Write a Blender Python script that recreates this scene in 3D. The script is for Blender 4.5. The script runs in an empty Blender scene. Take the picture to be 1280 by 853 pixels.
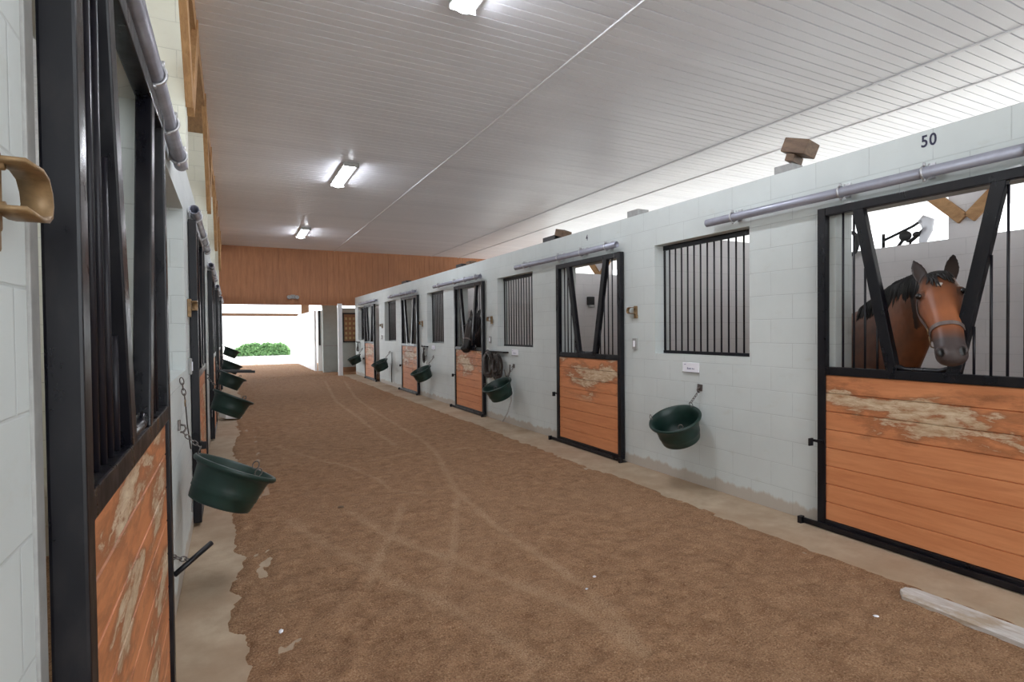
import bpy, bmesh, math, random
from mathutils import Vector, Matrix, noise
random.seed(7)
PI = math.pi
SC = bpy.context.scene
COL = SC.collection
V = Vector

# ------------------------------------------------------------------ mesh builder
class MB:
    def __init__(s): s.v = []; s.f = []; s.sm = []
    def add(s, vs, fs, smooth=False):
        b = len(s.v); s.v += [V(p) for p in vs]
        for f in fs: s.f.append([i + b for i in f]); s.sm.append(smooth)
        return s
    def box(s, x0, x1, y0, y1, z0, z1, bev=0.0):
        x0, x1 = min(x0, x1), max(x0, x1); y0, y1 = min(y0, y1), max(y0, y1); z0, z1 = min(z0, z1), max(z0, z1)
        if bev <= 0:
            return s.add([(x0,y0,z0),(x1,y0,z0),(x1,y1,z0),(x0,y1,z0),(x0,y0,z1),(x1,y0,z1),(x1,y1,z1),(x0,y1,z1)],
                  [(0,3,2,1),(4,5,6,7),(0,1,5,4),(1,2,6,5),(2,3,7,6),(3,0,4,7)])
        bm = bmesh.new(); bmesh.ops.create_cube(bm, size=1)
        for v in bm.verts:
            v.co = V(((x0+x1)/2+v.co.x*(x1-x0), (y0+y1)/2+v.co.y*(y1-y0), (z0+z1)/2+v.co.z*(z1-z0)))
        bmesh.ops.bevel(bm, geom=bm.edges[:], offset=min(bev, .45*min(x1-x0,y1-y0,z1-z0)), segments=2, affect='EDGES', profile=.6)
        s.bm(bm); return s
    def bm(s, bm, M=None, smooth=False):
        bm.verts.ensure_lookup_table(); bm.verts.index_update()
        s.add([(M @ v.co if M else v.co) for v in bm.verts], [[v.index for v in f.verts] for f in bm.faces], smooth); bm.free(); return s
    def tube(s, pts, r, n=10, cap=True, closed=False, flat=None):
        """tube along points; r number or list; flat=(ra,rb) elliptical"""
        pts = [V(p) for p in pts]; N = len(pts)
        rs = r if isinstance(r, (list, tuple)) else [r]*N
        up = None; vs = []; fs = []
        for i in range(N):
            if closed: t = pts[(i+1) % N]-pts[i-1]
            else: t = pts[min(i+1,N-1)]-pts[max(i-1,0)]
            t.normalize()
            if up is None:
                up = V((0,0,1)) if abs(t.z) < .9 else V((0,1,0))
            a = up-t*up.dot(t)
            if a.length < 1e-5: a = V((1,0,0))-t*t.x
            a.normalize(); up = a; b = t.cross(a)
            for k in range(n):
                th = 2*PI*k/n
                if flat: vs.append(pts[i]+a*math.cos(th)*flat[0]+b*math.sin(th)*flat[1])
                else: vs.append(pts[i]+(a*math.cos(th)+b*math.sin(th))*rs[i])
        M = N if closed else N-1
        for i in range(M):
            j = (i+1) % N
            for k in range(n):
                l = (k+1) % n; fs.append((i*n+k, i*n+l, j*n+l, j*n+k))
        if cap and not closed:
            fs.append(tuple(reversed(range(n)))); fs.append(tuple((N-1)*n+k for k in range(n)))
        return s.add(vs, fs, True)
    def rings(s, R, smooth=True, cap=True):
        """R: list of equal-length point rings"""
        n = len(R[0]); vs = [p for r in R for p in r]; fs = []
        for i in range(len(R)-1):
            for k in range(n):
                l = (k+1) % n; fs.append((i*n+k, i*n+l, (i+1)*n+l, (i+1)*n+k))
        if cap:
            fs.append(tuple(reversed(range(n)))); fs.append(tuple((len(R)-1)*n+k for k in range(n)))
        return s.add(vs, fs, smooth)
    def lathe(s, prof, n=40, M=None):
        R = []
        for r, z in prof:
            R.append([(M or Matrix()) @ V((r*math.cos(2*PI*k/n), r*math.sin(2*PI*k/n), z)) for k in range(n)])
        return s.rings(R, True, False)
    def bar(s, a, b, w, d, wdir):
        """rectangular bar from a to b; w along wdir, d along the cross direction"""
        a, b = V(a), V(b); t = (b-a).normalized(); wd = V(wdir); wd = (wd-t*wd.dot(t)).normalized(); dd = t.cross(wd)
        vs = [p+wd*sx*w/2+dd*sy*d/2 for p in (a, b) for sx, sy in ((-1,-1),(1,-1),(1,1),(-1,1))]
        return s.add(vs, [(0,3,2,1),(4,5,6,7),(0,1,5,4),(1,2,6,5),(2,3,7,6),(3,0,4,7)])
    def ball(s, c, rx, ry=None, rz=None, u=14, w=10, M=None):
        bm = bmesh.new(); bmesh.ops.create_uvsphere(bm, u_segments=u, v_segments=w, radius=1)
        ry = ry or rx; rz = rz or rx
        T = Matrix.Translation(V(c)) @ (M or Matrix()) @ Matrix.Diagonal((rx, ry, rz, 1))
        return s.bm(bm, T, True)
    def build(s, name, m=None, parent=None, bevel=0, fix=True):
        me = bpy.data.meshes.new(name); me.from_pydata([tuple(v) for v in s.v], [], s.f)
        for p, q in zip(me.polygons, s.sm): p.use_smooth = q
        if fix:
            bm = bmesh.new(); bm.from_mesh(me); bmesh.ops.recalc_face_normals(bm, faces=bm.faces[:]); bm.to_mesh(me); bm.free()
        o = bpy.data.objects.new(name, me); COL.objects.link(o)
        if m: me.materials.append(m)
        if parent: o.parent = parent
        if bevel:
            b = o.modifiers.new('Bevel', 'BEVEL'); b.width = bevel; b.segments = 2; b.limit_method = 'ANGLE'
        return o

def tag(o, label, cat, group=None, kind=None):
    o['label'] = label; o['category'] = cat
    if group: o['group'] = group
    if kind: o['kind'] = kind
    return o
def struct(o): o['kind'] = 'structure'; return o
def thing(name, label, cat, loc=(0,0,0), rz=0, group=None):
    o = bpy.data.objects.new(name, None); COL.objects.link(o); o.empty_display_size = .1
    o.location = loc; o.rotation_euler = (0,0,rz)
    return tag(o, label, cat, group)
def dup(root, loc, rz=None, label=None):
    r = root.copy(); COL.objects.link(r); r.location = loc
    if rz is not None: r.rotation_euler = (0,0,rz)
    if label: r['label'] = label
    for c in list(root.children):
        d = c.copy(); COL.objects.link(d); d.parent = r
        for g in list(c.children):
            e = g.copy(); COL.objects.link(e); e.parent = d
    return r

# ------------------------------------------------------------------ materials
class NT:
    def __init__(s, name):
        s.m = bpy.data.materials.new(name); s.m.use_nodes = True; s.t = s.m.node_tree; s.n = s.t.nodes
        s.p = s.n['Principled BSDF']; s.out = s.n['Material Output']; s._tc = None
    def new(s, t, **k):
        x = s.n.new(t)
        for a, b in k.items(): setattr(x, a, b)
        return x
    def L(s, a, b): s.t.links.new(a, b)
    def obj(s):
        if not s._tc: s._tc = s.new('ShaderNodeTexCoord')
        return s._tc.outputs['Object']
    def scaled(s, src, sc, rnd=False):
        mp = s.new('ShaderNodeMapping'); mp.inputs['Scale'].default_value = sc; s.L(src, mp.inputs['Vector'])
        if rnd:
            oi = s.new('ShaderNodeObjectInfo'); mul = s.new('ShaderNodeVectorMath', operation='SCALE'); 
            cb = s.new('ShaderNodeCombineXYZ')
            for i in range(3): s.L(oi.outputs['Random'], cb.inputs[i])
            s.L(cb.outputs[0], mul.inputs[0]); mul.inputs['Scale'].default_value = 37.0
            s.L(mul.outputs[0], mp.inputs['Location'])
        return mp.outputs[0]
    def noise(s, vec, scale, detail=4, rough=.55, dist=0):
        x = s.new('ShaderNodeTexNoise'); s.L(vec, x.inputs['Vector'])
        x.inputs['Scale'].default_value = scale; x.inputs['Detail'].default_value = detail; x.inputs['Roughness'].default_value = rough
        x.inputs['Distortion'].default_value = dist
        return x.outputs['Fac']
    def ramp(s, fac, stops, interp='LINEAR'):
        x = s.new('ShaderNodeValToRGB'); s.L(fac, x.inputs[0]); e = x.color_ramp.elements; x.color_ramp.interpolation = interp
        while len(e) < len(stops): e.new(.5)
        for el, (p, c) in zip(e, stops):
            el.position = p; el.color = (c[0], c[1], c[2], 1) if isinstance(c, (tuple, list)) else (c, c, c, 1)
        return x.outputs['Color']
    def mix(s, fac, a, b, mode='MIX'):
        x = s.new('ShaderNodeMix', data_type='RGBA', blend_type=mode)
        for sock, val in ((x.inputs[0], fac), (x.inputs[6], a), (x.inputs[7], b)):
            if hasattr(val, 'links'): s.L(val, sock)
            elif isinstance(val, (int, float)): sock.default_value = val if sock is x.inputs[0] else (val, val, val, 1)
            else: sock.default_value = (*val, 1)
        return x.outputs[2]
    def math(s, op, a, b=None, clamp=False):
        x = s.new('ShaderNodeMath', operation=op, use_clamp=clamp)
        for i, val in enumerate((a, b)):
            if val is None: continue
            if hasattr(val, 'links'): s.L(val, x.inputs[i])
            else: x.inputs[i].default_value = val
        return x.outputs[0]
    def sep(s, vec):
        x = s.new('ShaderNodeSeparateXYZ'); s.L(vec, x.inputs[0]); return x.outputs
    def comb(s, a, b, c):
        x = s.new('ShaderNodeCombineXYZ')
        for i, val in enumerate((a, b, c)):
            if hasattr(val, 'links'): s.L(val, x.inputs[i])
            else: x.inputs[i].default_value = val
        return x.outputs[0]
    def bump(s, h, strength=.3, dist=.01, prev=None):
        x = s.new('ShaderNodeBump'); s.L(h, x.inputs['Height']); x.inputs['Strength'].default_value = strength; x.inputs['Distance'].default_value = dist
        if prev: s.L(prev, x.inputs['Normal'])
        return x.outputs[0]
    def fin(s, col=None, rough=.5, metal=0, nrm=None, spec=None):
        p = s.p
        if col is not None:
            if hasattr(col, 'links'): s.L(col, p.inputs['Base Color'])
            else: p.inputs['Base Color'].default_value = (*col, 1)
        if hasattr(rough, 'links'): s.L(rough, p.inputs['Roughness'])
        else: p.inputs['Roughness'].default_value = rough
        p.inputs['Metallic'].default_value = metal
        if nrm: s.L(nrm, p.inputs['Normal'])
        if spec is not None: p.inputs['Specular IOR Level'].default_value = spec
        return s.m

def simple(name, col, rough=.5, metal=0, var=.25, scale=12, bump=.1, spec=None):
    n = NT(name); f = n.noise(n.obj(), scale, 5, .6)
    c = n.mix(n.ramp(f, [(.3, 0), (.7, 1)]), tuple(x*(1-var) for x in col), tuple(min(1, x*(1+var)) for x in col))
    return n.fin(c, rough, metal, n.bump(f, bump, .004), spec)

def block_mat(name, paint, dirt, dirt_h, mortar_dark=.72):
    """painted concrete block, 40x20 cm running bond, scuffs and splash stains"""
    n = NT(name); o = n.obj(); x, y, z = n.sep(o)
    vec = n.comb(n.math('ADD', x, y), z, 0)
    b = n.new('ShaderNodeTexBrick'); n.L(vec, b.inputs['Vector'])
    b.inputs['Scale'].default_value = 1; b.inputs['Brick Width'].default_value = .4064; b.inputs['Row Height'].default_value = .2032
    b.inputs['Mortar Size'].default_value = .004; b.inputs['Mortar Smooth'].default_value = .6
    b.inputs['Color1'].default_value = (0,0,0,1); b.inputs['Color2'].default_value = (1,1,1,1); b.inputs['Mortar'].default_value = (.5,.5,.5,1)
    fine = n.noise(o, 90, 3, .7); big = n.noise(o, 1.6, 5, .6); med = n.noise(n.scaled(o, (2.2,2.2,5)), 2.2, 6, .65)
    c = n.mix(n.ramp(big, [(.35,0),(.7,1)]), tuple(p*.93 for p in paint), tuple(min(1, p*1.03) for p in paint))
    # only some horizontal joints read as lines, head joints are nearly filled with paint
    c = n.mix(n.math('MULTIPLY', b.outputs['Fac'], n.ramp(med, [(.3,.12),(.7,.6)])), c, tuple(p*mortar_dark*.8 for p in paint))
    c = n.mix(n.ramp(med, [(.60,0),(.80,.5)]), c, tuple(p*d for p, d in zip(paint, (.80,.76,.68))))
    # splash stains with ragged upper edge
    h = n.math('ADD', z, n.math('MULTIPLY', n.noise(n.scaled(o, (7,7,1.2)), 1.0, 6, .65), -dirt_h*1.7))
    st = n.ramp(n.math('DIVIDE', h, dirt_h), [(.0-0.0,1),(.25,0)])
    c = n.mix(n.math('MULTIPLY', st, .6), c, dirt)
    nb = n.bump(n.math('SUBTRACT', 1, b.outputs['Fac']), .35, .004)
    nb = n.bump(fine, .12, .002, nb)
    return n.fin(c, .55, 0, nb)

def steel_mat(name, col, rough=.28, dust=(.2,.17,.14), amt=.5):
    n = NT(name); o = n.obj(); f = n.noise(n.scaled(o, (1,1,.5)), 7, 6, .65); g = n.noise(o, 60, 3, .6)
    c = n.mix(n.math('MULTIPLY', n.ramp(f, [(.5,0),(.78,1)]), amt), col, dust)
    r = n.ramp(f, [(.35,rough),(.75,rough+.35)])
    return n.fin(c, r, 0, n.bump(g, .06, .002), .35)

def planks_mat(name, wear_lo, wear_hi, amt, strong=1.0, patch=None):
    """orange stained boards, horizontal grain in local x, gnawed pale patches between wear_lo and wear_hi"""
    n = NT(name); o = n.obj(); x, y, z = n.sep(o)
    v = n.scaled(o, (1.2,6,11), True)
    grain = n.noise(v, 2.2, 7, .62, .4)
    row = n.math('FLOOR', n.math('MULTIPLY', z, 1/.139)); rn = n.noise(n.comb(n.math('MULTIPLY', row, 3.7), 0, 0), 1.3, 2)
    c = n.mix(n.ramp(grain, [(.3,0),(.7,1)]), (.53,.195,.08), (.70,.30,.135))
    c = n.mix(n.math('MULTIPLY', n.ramp(rn, [(.35,0),(.65,1)]), .35), c, (.57,.20,.075))
    mask = n.math('MULTIPLY', n.ramp(z, [(wear_lo,0),(min(.99, wear_lo+.12),1)]), n.ramp(n.math('SUBTRACT', z, wear_hi-.1), [(.02,1),(.16,0)]))
    w1 = n.noise(n.scaled(o, (.9,3,2.6), True), 2.1, 4, .55, .6)
    w2 = n.noise(n.scaled(o, (3.2,3,12), True), 2.6, 7, .75, .4)
    wz = n.math('ADD', n.math('MULTIPLY', w1, .74), n.math('MULTIPLY', w2, .30))
    if patch:
        px, pz, rx, rz, pw = patch
        d2 = n.math('ADD', n.math('POWER', n.math('ABSOLUTE', n.math('MULTIPLY', n.math('SUBTRACT', x, px), 1/rx)), 2), n.math('POWER', n.math('ABSOLUTE', n.math('MULTIPLY', n.math('SUBTRACT', z, pz), 1/rz)), 2))
        wz = n.math('ADD', wz, n.math('MULTIPLY', n.ramp(d2, [(0,1),(1,0)]), pw))
    dark = n.math('MULTIPLY', n.ramp(wz, [(.475-amt,0),(.555-amt,1)]), mask)
    c = n.mix(n.math('MULTIPLY', dark, .62*strong), c, n.mix(w2, (.13,.055,.03), (.36,.125,.045)))
    pale = n.math('MULTIPLY', n.ramp(wz, [(.565-amt,0),(.60-amt,.8),(.66-amt,1)]), mask)
    c = n.mix(n.math('MULTIPLY', pale, .9*strong), c, n.mix(n.ramp(w2, [(.35,0),(.65,1)]), (.40,.25,.13), (.76,.64,.46)))
    nb = n.bump(grain, .15, .003); nb = n.bump(n.math('SUBTRACT', 1, pale), .4, .006, nb)
    return n.fin(c, .5, 0, nb, .35)

M = {}
M['wall'] = block_mat('painted_block', (.63,.675,.665), (.40,.29,.20), .11)
M['stall'] = block_mat('stall_block', (.70,.68,.675), (.38,.32,.27), .75, .65)
M['stall_l'] = block_mat('cream_block', (.70,.70,.60), (.30,.25,.19), .5, .6)
M['steel'] = steel_mat('black_steel', (.004,.004,.007), .24, (.06,.05,.045), .3)
M['steel2'] = steel_mat('black_bars', (.010,.009,.014), .28, (.08,.07,.07), .3)
M['planks'] = planks_mat('orange_boards', .62, 1.25, .005, 1.0, (.75,.98,.62,.20,.11))
M['planks50'] = planks_mat('orange_boards_gnawed', .66, 1.22, .005, 1.0, (.62,.95,.52,.17,.13))
M['planksl'] = planks_mat('orange_boards_worn', .10, 1.22, .02)
M['pipe'] = steel_mat('galvanised_pipe', (.36,.37,.44), .3, (.24,.23,.25), .4); M['pipe'].node_tree.nodes['Principled BSDF'].inputs['Metallic'].default_value = .45
M['zinc'] = simple('zinc_clamp', (.5,.5,.52), .35, .7, .15, 30)
M['brass'] = simple('tarnished_brass', (.26,.165,.08), .5, .3, .3, 25)
M['chain'] = simple('dull_chain', (.16,.14,.13), .4, .6, .3, 40)
M['tub'] = simple('green_rubber', (.007,.026,.020), .42, 0, .3, 9, .12)
M['leather'] = simple('dark_leather', (.028,.018,.014), .5, 0, .35, 20)
M['rope'] = simple('pale_rope', (.5,.5,.48), .8, 0, .15, 60)
M['white'] = simple('white_paint', (.80,.80,.80), .5, 0, .05, 8)
M['brightpanel'] = simple('white_panel', (.86,.87,.89), .45, 0, .03, 4)
M['greywall'] = simple('grey_green_wall', (.34,.38,.36), .6, 0, .08, 5)
M['trim'] = simple('white_trim', (.74,.74,.77), .4, 0, .05, 8)
M['cardp'] = simple('white_card', (.86,.86,.92), .5, 0, .03, 15)
M['ink'] = simple('dark_ink', (.012,.010,.045), .5, 0, .1, 20)
M['greyink'] = simple('grey_ink', (.30,.30,.42), .5, 0, .1, 20)
M['box'] = simple('grey_switch_box', (.33,.33,.32), .5, 0, .15, 20)
M['blackp'] = simple('black_plastic', (.012,.012,.013), .45, 0, .2, 20)
M['timber'] = None
M['concrete'] = None

def wood_mat(name, a, b, sc=(3,3,.6), rough=.65):
    n = NT(name); o = n.obj(); g = n.noise(n.scaled(o, sc), 5, 7, .65, .6)
    return n.fin(n.mix(n.ramp(g, [(.3,0),(.7,1)]), a, b), rough, 0, n.bump(g, .2, .004))
M['timber'] = wood_mat('raw_timber', (.30,.155,.065), (.50,.29,.13), (6,1.2,3))
M['oldwood'] = wood_mat('old_block_wood', (.09,.055,.035), (.20,.125,.075), (3,1,6))
M['brownboard'] = wood_mat('brown_board', (.20,.10,.05), (.30,.16,.08), (1,3,6))

def gable_mat():
    n = NT('grooved_orange_ply'); o = n.obj(); g = n.noise(n.scaled(o, (7,1,.8)), 2.5, 7, .6, .3); b = n.noise(o, .8, 3)
    c = n.mix(n.ramp(g, [(.3,0),(.7,1)]), (.31,.125,.052), (.43,.185,.08)); c = n.mix(n.ramp(b, [(.4,0),(.7,.4)]), c, (.28,.115,.055))
    return n.fin(c, .6, 0, n.bump(g, .12, .003))
M['gable'] = gable_mat()
def ceil_mat():
    n = NT('white_pvc_ceiling'); o = n.obj(); x, y, z = n.sep(o)
    row = n.math('FLOOR', n.math('MULTIPLY', y, 1/.26)); rn = n.noise(n.comb(n.math('MULTIPLY', row, 5.3), 0, 0), 1.7, 1)
    f = n.noise(o, 3, 5); sp = n.noise(o, 45, 2, .5)
    c = n.mix(n.ramp(rn, [(.3,0),(.7,1)]), (.75,.76,.80), (.84,.85,.885)); c = n.mix(n.ramp(f, [(.5,0),(.8,.2)]), c, (.68,.69,.71))
    c = n.mix(n.ramp(sp, [(.78,0),(.82,.5)]), c, (.35,.33,.3))
    return n.fin(c, .33, 0, n.bump(f, .05, .003), .5)
M['ceil'] = ceil_mat()
def conc_mat():
    n = NT('dusty_concrete'); o = n.obj(); f = n.noise(o, 5, 7, .65); g = n.noise(o, 80, 3, .7); b = n.noise(o, 1.3, 3)
    c = n.mix(n.ramp(f, [(.3,0),(.7,1)]), (.36,.265,.18), (.50,.39,.275)); c = n.mix(n.ramp(b, [(.4,0),(.65,.55)]), c, (.33,.215,.13))
    return n.fin(c, .85, 0, n.bump(g, .25, .004))
M['concrete'] = conc_mat()
def dirt_mat():
    n = NT('brown_dirt'); o = n.obj()
    a = n.new('ShaderNodeAttribute', attribute_name='track')
    f = n.noise(o, 9, 8, .68); g = n.noise(o, 110, 4, .75); b = n.noise(o, 1.1, 4); h = n.noise(n.scaled(o, (1.2,3,1)), 4.5, 6, .7, .8)
    sp = n.noise(o, 210, 1, .5)
    c = n.mix(n.ramp(f, [(.30,0),(.70,1)]), (.245,.128,.066), (.44,.262,.150))
    c = n.mix(n.ramp(h, [(.50,0),(.70,.8)]), c, (.205,.105,.055))
    c = n.mix(n.ramp(b, [(.4,0),(.7,.35)]), c, (.38,.23,.135))
    c = n.mix(n.ramp(g, [(.32,.9),(.48,0)]), c, (.10,.05,.027))
    c = n.mix(n.ramp(g, [(.54,0),(.67,.75)]), c, (.60,.42,.27))
    c = n.mix(n.math('MULTIPLY', n.math('MULTIPLY', a.outputs['Fac'], n.ramp(g, [(.36,.15),(.6,1)])), .75), c, (.56,.385,.245))
    c = n.mix(n.ramp(sp, [(.80,0),(.83,.8)]), c, (.72,.64,.54))
    nb = n.bump(h, .6, .035); nb = n.bump(f, .7, .022, nb); nb = n.bump(g, .8, .008, nb)
    return n.fin(c, .95, 0, nb, .15)
M['dirt'] = dirt_mat()
def sand_mat():
    n = NT('pale_yard'); o = n.obj(); f = n.noise(o, .6, 6, .6)
    return n.fin(n.mix(n.ramp(f, [(.3,0),(.7,1)]), (.46,.45,.42), (.58,.57,.54)), .9, 0)
M['sand'] = sand_mat()
def leaf_mat():
    n = NT('hedge_leaves'); o = n.obj(); f = n.noise(o, 7, 4)
    return n.fin(n.mix(n.ramp(f, [(.35,0),(.65,1)]), (.07,.17,.06), (.20,.36,.13)), .6, 0)
M['leaf'] = leaf_mat()
def glow_mat(name, col, st):
    n = NT(name); n.fin((.9,.9,.9), .4); n.p.inputs['Emission Color'].default_value = (*col,1); n.p.inputs['Emission Strength'].default_value = st; return n.m
M['tubeglow'] = glow_mat('lit_diffuser', (.89,.92,1.0), 22)
def bag_mat():
    n = NT('clear_plastic'); n.fin((.50,.50,.54), .15); n.p.inputs['Alpha'].default_value = .75; return n.m
M['bag'] = bag_mat()
def plankwhite():
    n = NT('worn_white_board'); o = n.obj(); g = n.noise(n.scaled(o, (1.2,9,6)), 6, 7, .7, .4); b = n.noise(n.scaled(o, (1,2,2)), 4, 5, .65)
    c = n.mix(n.ramp(g, [(.3,0),(.7,1)]), (.42,.37,.33), (.68,.65,.63)); c = n.mix(n.ramp(b, [(.52,0),(.66,.75)]), c, (.36,.26,.16))
    return n.fin(c, .7, 0, n.bump(g, .3, .004))
M['board'] = plankwhite()

# ------------------------------------------------------------------ layout numbers (metres; y runs down the aisle)
XR, XL = 4.109, -.30            # aisle faces of the two block walls
TH = .20                         # block thickness
WT = 2.845                       # wall top
ZC = 4.54                        # ceiling
YE = 20.95                       # end of the stall row
DW = 1.43                        # sliding door width
PART = [.95, 4.95, 8.93, 12.9, 16.92, 20.75]   # partitions between stalls
DR = [1.31, 5.165, 9.13, 13.08, 17.68]         # near edges of the right doors
OR = [1.39, 5.25, 9.21, 13.16, 17.24]          # near edges of their openings
DL = [1.236, 5.08, 9.05, 13.02, 17.0]
OL = [1.215, 5.2, 9.16, 13.13, 17.13]
DWL = 1.53
OW = 1.25
WIN = [(3.425,4.655), (7.385,8.64), (11.36,12.50), (15.27,16.55), (19.24,20.45)]
WZ0, WZ1 = 1.29, 2.46
ROWR = ['at stall 50 with the bay horse', 'second along the right wall', 'by the dark horse on the right wall', 'fourth along the right wall', 'farthest along the right wall']
ROWL = ['nearest the camera on the left wall', 'second along the left wall', 'third along the left wall', 'fourth along the left wall', 'farthest along the left wall']

# ------------------------------------------------------------------ setting
def wall_y(name, x0, x1, y0, y1, z0, z1, holes, m):
    """wall running along y with rectangular openings (ya,yb,za,zb): one closed mesh with reveals"""
    ys = sorted({y0, y1, *[h[0] for h in holes], *[h[1] for h in holes]}); zs = sorted({z0, z1, *[h[2] for h in holes], *[h[3] for h in holes]})
    def solid(i, j):
        if i < 0 or j < 0 or i >= len(ys)-1 or j >= len(zs)-1: return False
        cy, cz = (ys[i]+ys[i+1])/2, (zs[j]+zs[j+1])/2
        return not any(a < cy < b and c < cz < d for a, b, c, d in holes)
    mb = MB()
    for i in range(len(ys)-1):
        for j in range(len(zs)-1):
            if not solid(i, j): continue
            a, b, c, d = ys[i], ys[i+1], zs[j], zs[j+1]
            mb.add([(x0,a,c),(x0,b,c),(x0,b,d),(x0,a,d)], [(0,3,2,1)]); mb.add([(x1,a,c),(x1,b,c),(x1,b,d),(x1,a,d)], [(0,1,2,3)])
            if not solid(i-1, j): mb.add([(x0,a,c),(x1,a,c),(x1,a,d),(x0,a,d)], [(0,1,2,3)])
            if not solid(i+1, j): mb.add([(x0,b,c),(x1,b,c),(x1,b,d),(x0,b,d)], [(0,3,2,1)])
            if not solid(i, j-1): mb.add([(x0,a,c),(x1,a,c),(x1,b,c),(x0,b,c)], [(0,3,2,1)])
            if not solid(i, j+1): mb.add([(x0,a,d),(x1,a,d),(x1,b,d),(x0,b,d)], [(0,1,2,3)])
    return struct(mb.build(name, m, fix=False))

hr = [(y, y+OW, -.06, 2.42) for y in OR] + [(a, b, WZ0, WZ1) for a, b in WIN]
hl = [(y, y+OW, -.06, 2.42) for y in OL] + [(a, b, WZ0, WZ1) for a, b in WIN]
wall_y('wall_right', XR, XR+TH, -3.2, YE, -.05, WT, hr, M['wall'])
wall_y('wall_left', XL-TH, XL, -3.2, YE, -.05, WT, hl, M['wall'])
XB = 8.05                                           # back of the right stalls
XBL = -4.3
struct(MB().box(XB, XB+TH, -3.2, YE, -.05, 2.65).build('wall_right_back', M['stall']))
struct(MB().box(XBL-TH, XBL, -3.2, YE, -.05, 2.65).build('wall_left_back', M['stall_l']))
for i, y in enumerate(PART):
    struct(MB().box(XR+TH, XB, y, y+.2, -.05, 2.65).build('wall_right_partition', M['stall']))
    struct(MB().box(XBL, XL-TH, y, y+.2, -.05, 2.65).build('wall_left_partition', M['stall_l']))
# columns that stand on the block walls and carry the roof timbers
for i, y in enumerate((4.8, 8.75, 12.7, 16.7)):
    struct(MB().box(XL-.62, XL-TH-.001, y, y+.25, 2.65, WT).box(XL-.62, XL+.02, y, y+.25, WT, 4.315).build('wall_left_column', M['stall_l']))
struct(MB().box(XB-.06, XB+.16, -3.2, YE, 3.70, 3.92).build('trim_13', M['timber']))
for y in (3.30, 10.85, 18.3):
    struct(MB().box(XB+.0, XB+.2, y, y+.42, 2.65, 3.70).build('wall_right_column', M['stall']))

# ceiling with ribs running across the aisle
def ceiling():
    mb = MB(); p = .13; y = -3.6; x0, x1 = -9.0, 17.0; prof = []
    while y < 30.2:
        k = round((y+3.6)/p)
        gw = .017 if k % 2 == 0 else .011; gd = .022 if k % 2 == 0 else .011
        prof += [(y, ZC), (y+p-gw, ZC), (y+p-gw*.8, ZC+gd), (y+p-gw*.2, ZC+gd)]; y += p
    vs = []; fs = []
    for q, z in prof: vs += [(x0,q,z),(x1,q,z)]
    for i in range(len(prof)-1): fs.append((2*i, 2*i+1, 2*i+3, 2*i+2))
    mb.add(vs, fs); y1 = prof[-1][0]
    mb.box(x0, x1, -3.6, y1, ZC+.05, ZC+.12)
    return struct(mb.build('ceiling', M['ceil'], fix=False))
ceiling()
for i, (x, w) in enumerate(((3.40,.045), (7.09,.05), (8.22,.05))):
    struct(MB().box(x-w/2, x+w/2, -3.6, YE, ZC-.014, ZC+.004, .004).build('trim_%d' % (i+1), M['trim']))
struct(MB().box(XL-.25, XL+.055, -3.6, YE, ZC-.22, ZC-.002).build('trim_4', M['timber']))

# gable over the far end, vertical grooves every 20 cm
def gable():
    mb = MB(); x = -6.0; z0, z1 = 2.60, ZC; prof = []
    while x < 12.4:
        prof += [(x, YE), (x+.193, YE), (x+.194, YE+.012), (x+.2022, YE+.012)]; x += .2032
    vs = []; fs = []
    for q, y in prof: vs += [(q,y,z0),(q,y,z1)]
    for i in range(len(prof)-1): fs.append((2*i, 2*i+1, 2*i+3, 2*i+2))
    mb.add(vs, fs); mb.box(-6.0, 12.4, YE+.013, YE+.06, z0, z1); mb.box(-6, 12.4, YE-.012, YE+.06, z0-.05, z0)
    return struct(mb.build('wall_far', M['gable']))
gable()

# aisle floor: loose raked dirt, wheel tracks pressed into it
TR = [
 [(2.64,18.54),(2.05,12.71),(2.03,10.45),(1.95,8.30),(1.97,7.47)],
 [(3.19,18.19),(2.57,13.22),(2.42,9.70),(2.41,7.85),(2.30,6.73),(1.91,5.00),(1.84,3.95),(1.85,3.34),(1.86,2.74),(1.78,2.17)],
 [(0.89,4.84),(1.00,4.31),(1.15,3.79),(1.33,3.47),(1.46,3.14),(1.57,2.84),(1.67,2.58),(1.72,2.29),(1.72,2.05)],
 [(0.40,4.84),(0.58,4.18),(0.72,3.80),(0.84,3.41),(0.99,3.10),(1.08,2.85),(1.17,2.53),(1.22,2.21)],
 [(1.83,4.76),(1.56,4.10),(1.35,3.61),(1.14,3.19)],
 [(0.54,8.14),(0.90,7.04),(1.20,6.43),(1.35,5.79),(1.35,5.31),(1.61,5.02)],
 [(1.32,4.78),(1.11,4.25),(0.88,3.79),(0.71,3.36)],
 [(1.27,6.60),(2.10,6.84),(2.80,6.72),(3.23,6.21)]]
TW = [.035,.034,.042,.040,.03,.028,.03,.03]
SEG = [(a, b, w) for t, w in zip(TR, TW) for a, b in zip(t, t[1:])]
def trackval(x, y):
    best = 0
    for (ax, ay), (bx, by), w in SEG:
        if y < min(ay, by)-.3 or y > max(ay, by)+.3: continue
        dx, dy = bx-ax, by-ay; t = max(0, min(1, ((x-ax)*dx+(y-ay)*dy)/(dx*dx+dy*dy)))
        d = math.hypot(x-ax-t*dx, y-ay-t*dy)+.02*noise.noise(V((x*5,y*5,3)))
        best = max(best, max(0, min(1, 1.5-d/w)))
    return best
def edge_l(y): return -.125+.07*noise.noise(V((0,y*.9,1)))+.045*noise.noise(V((3,y*2.6,1)))+.02*noise.noise(V((5,y*9,1)))+max(0, min(.15, (y-8)*.03))
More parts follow.
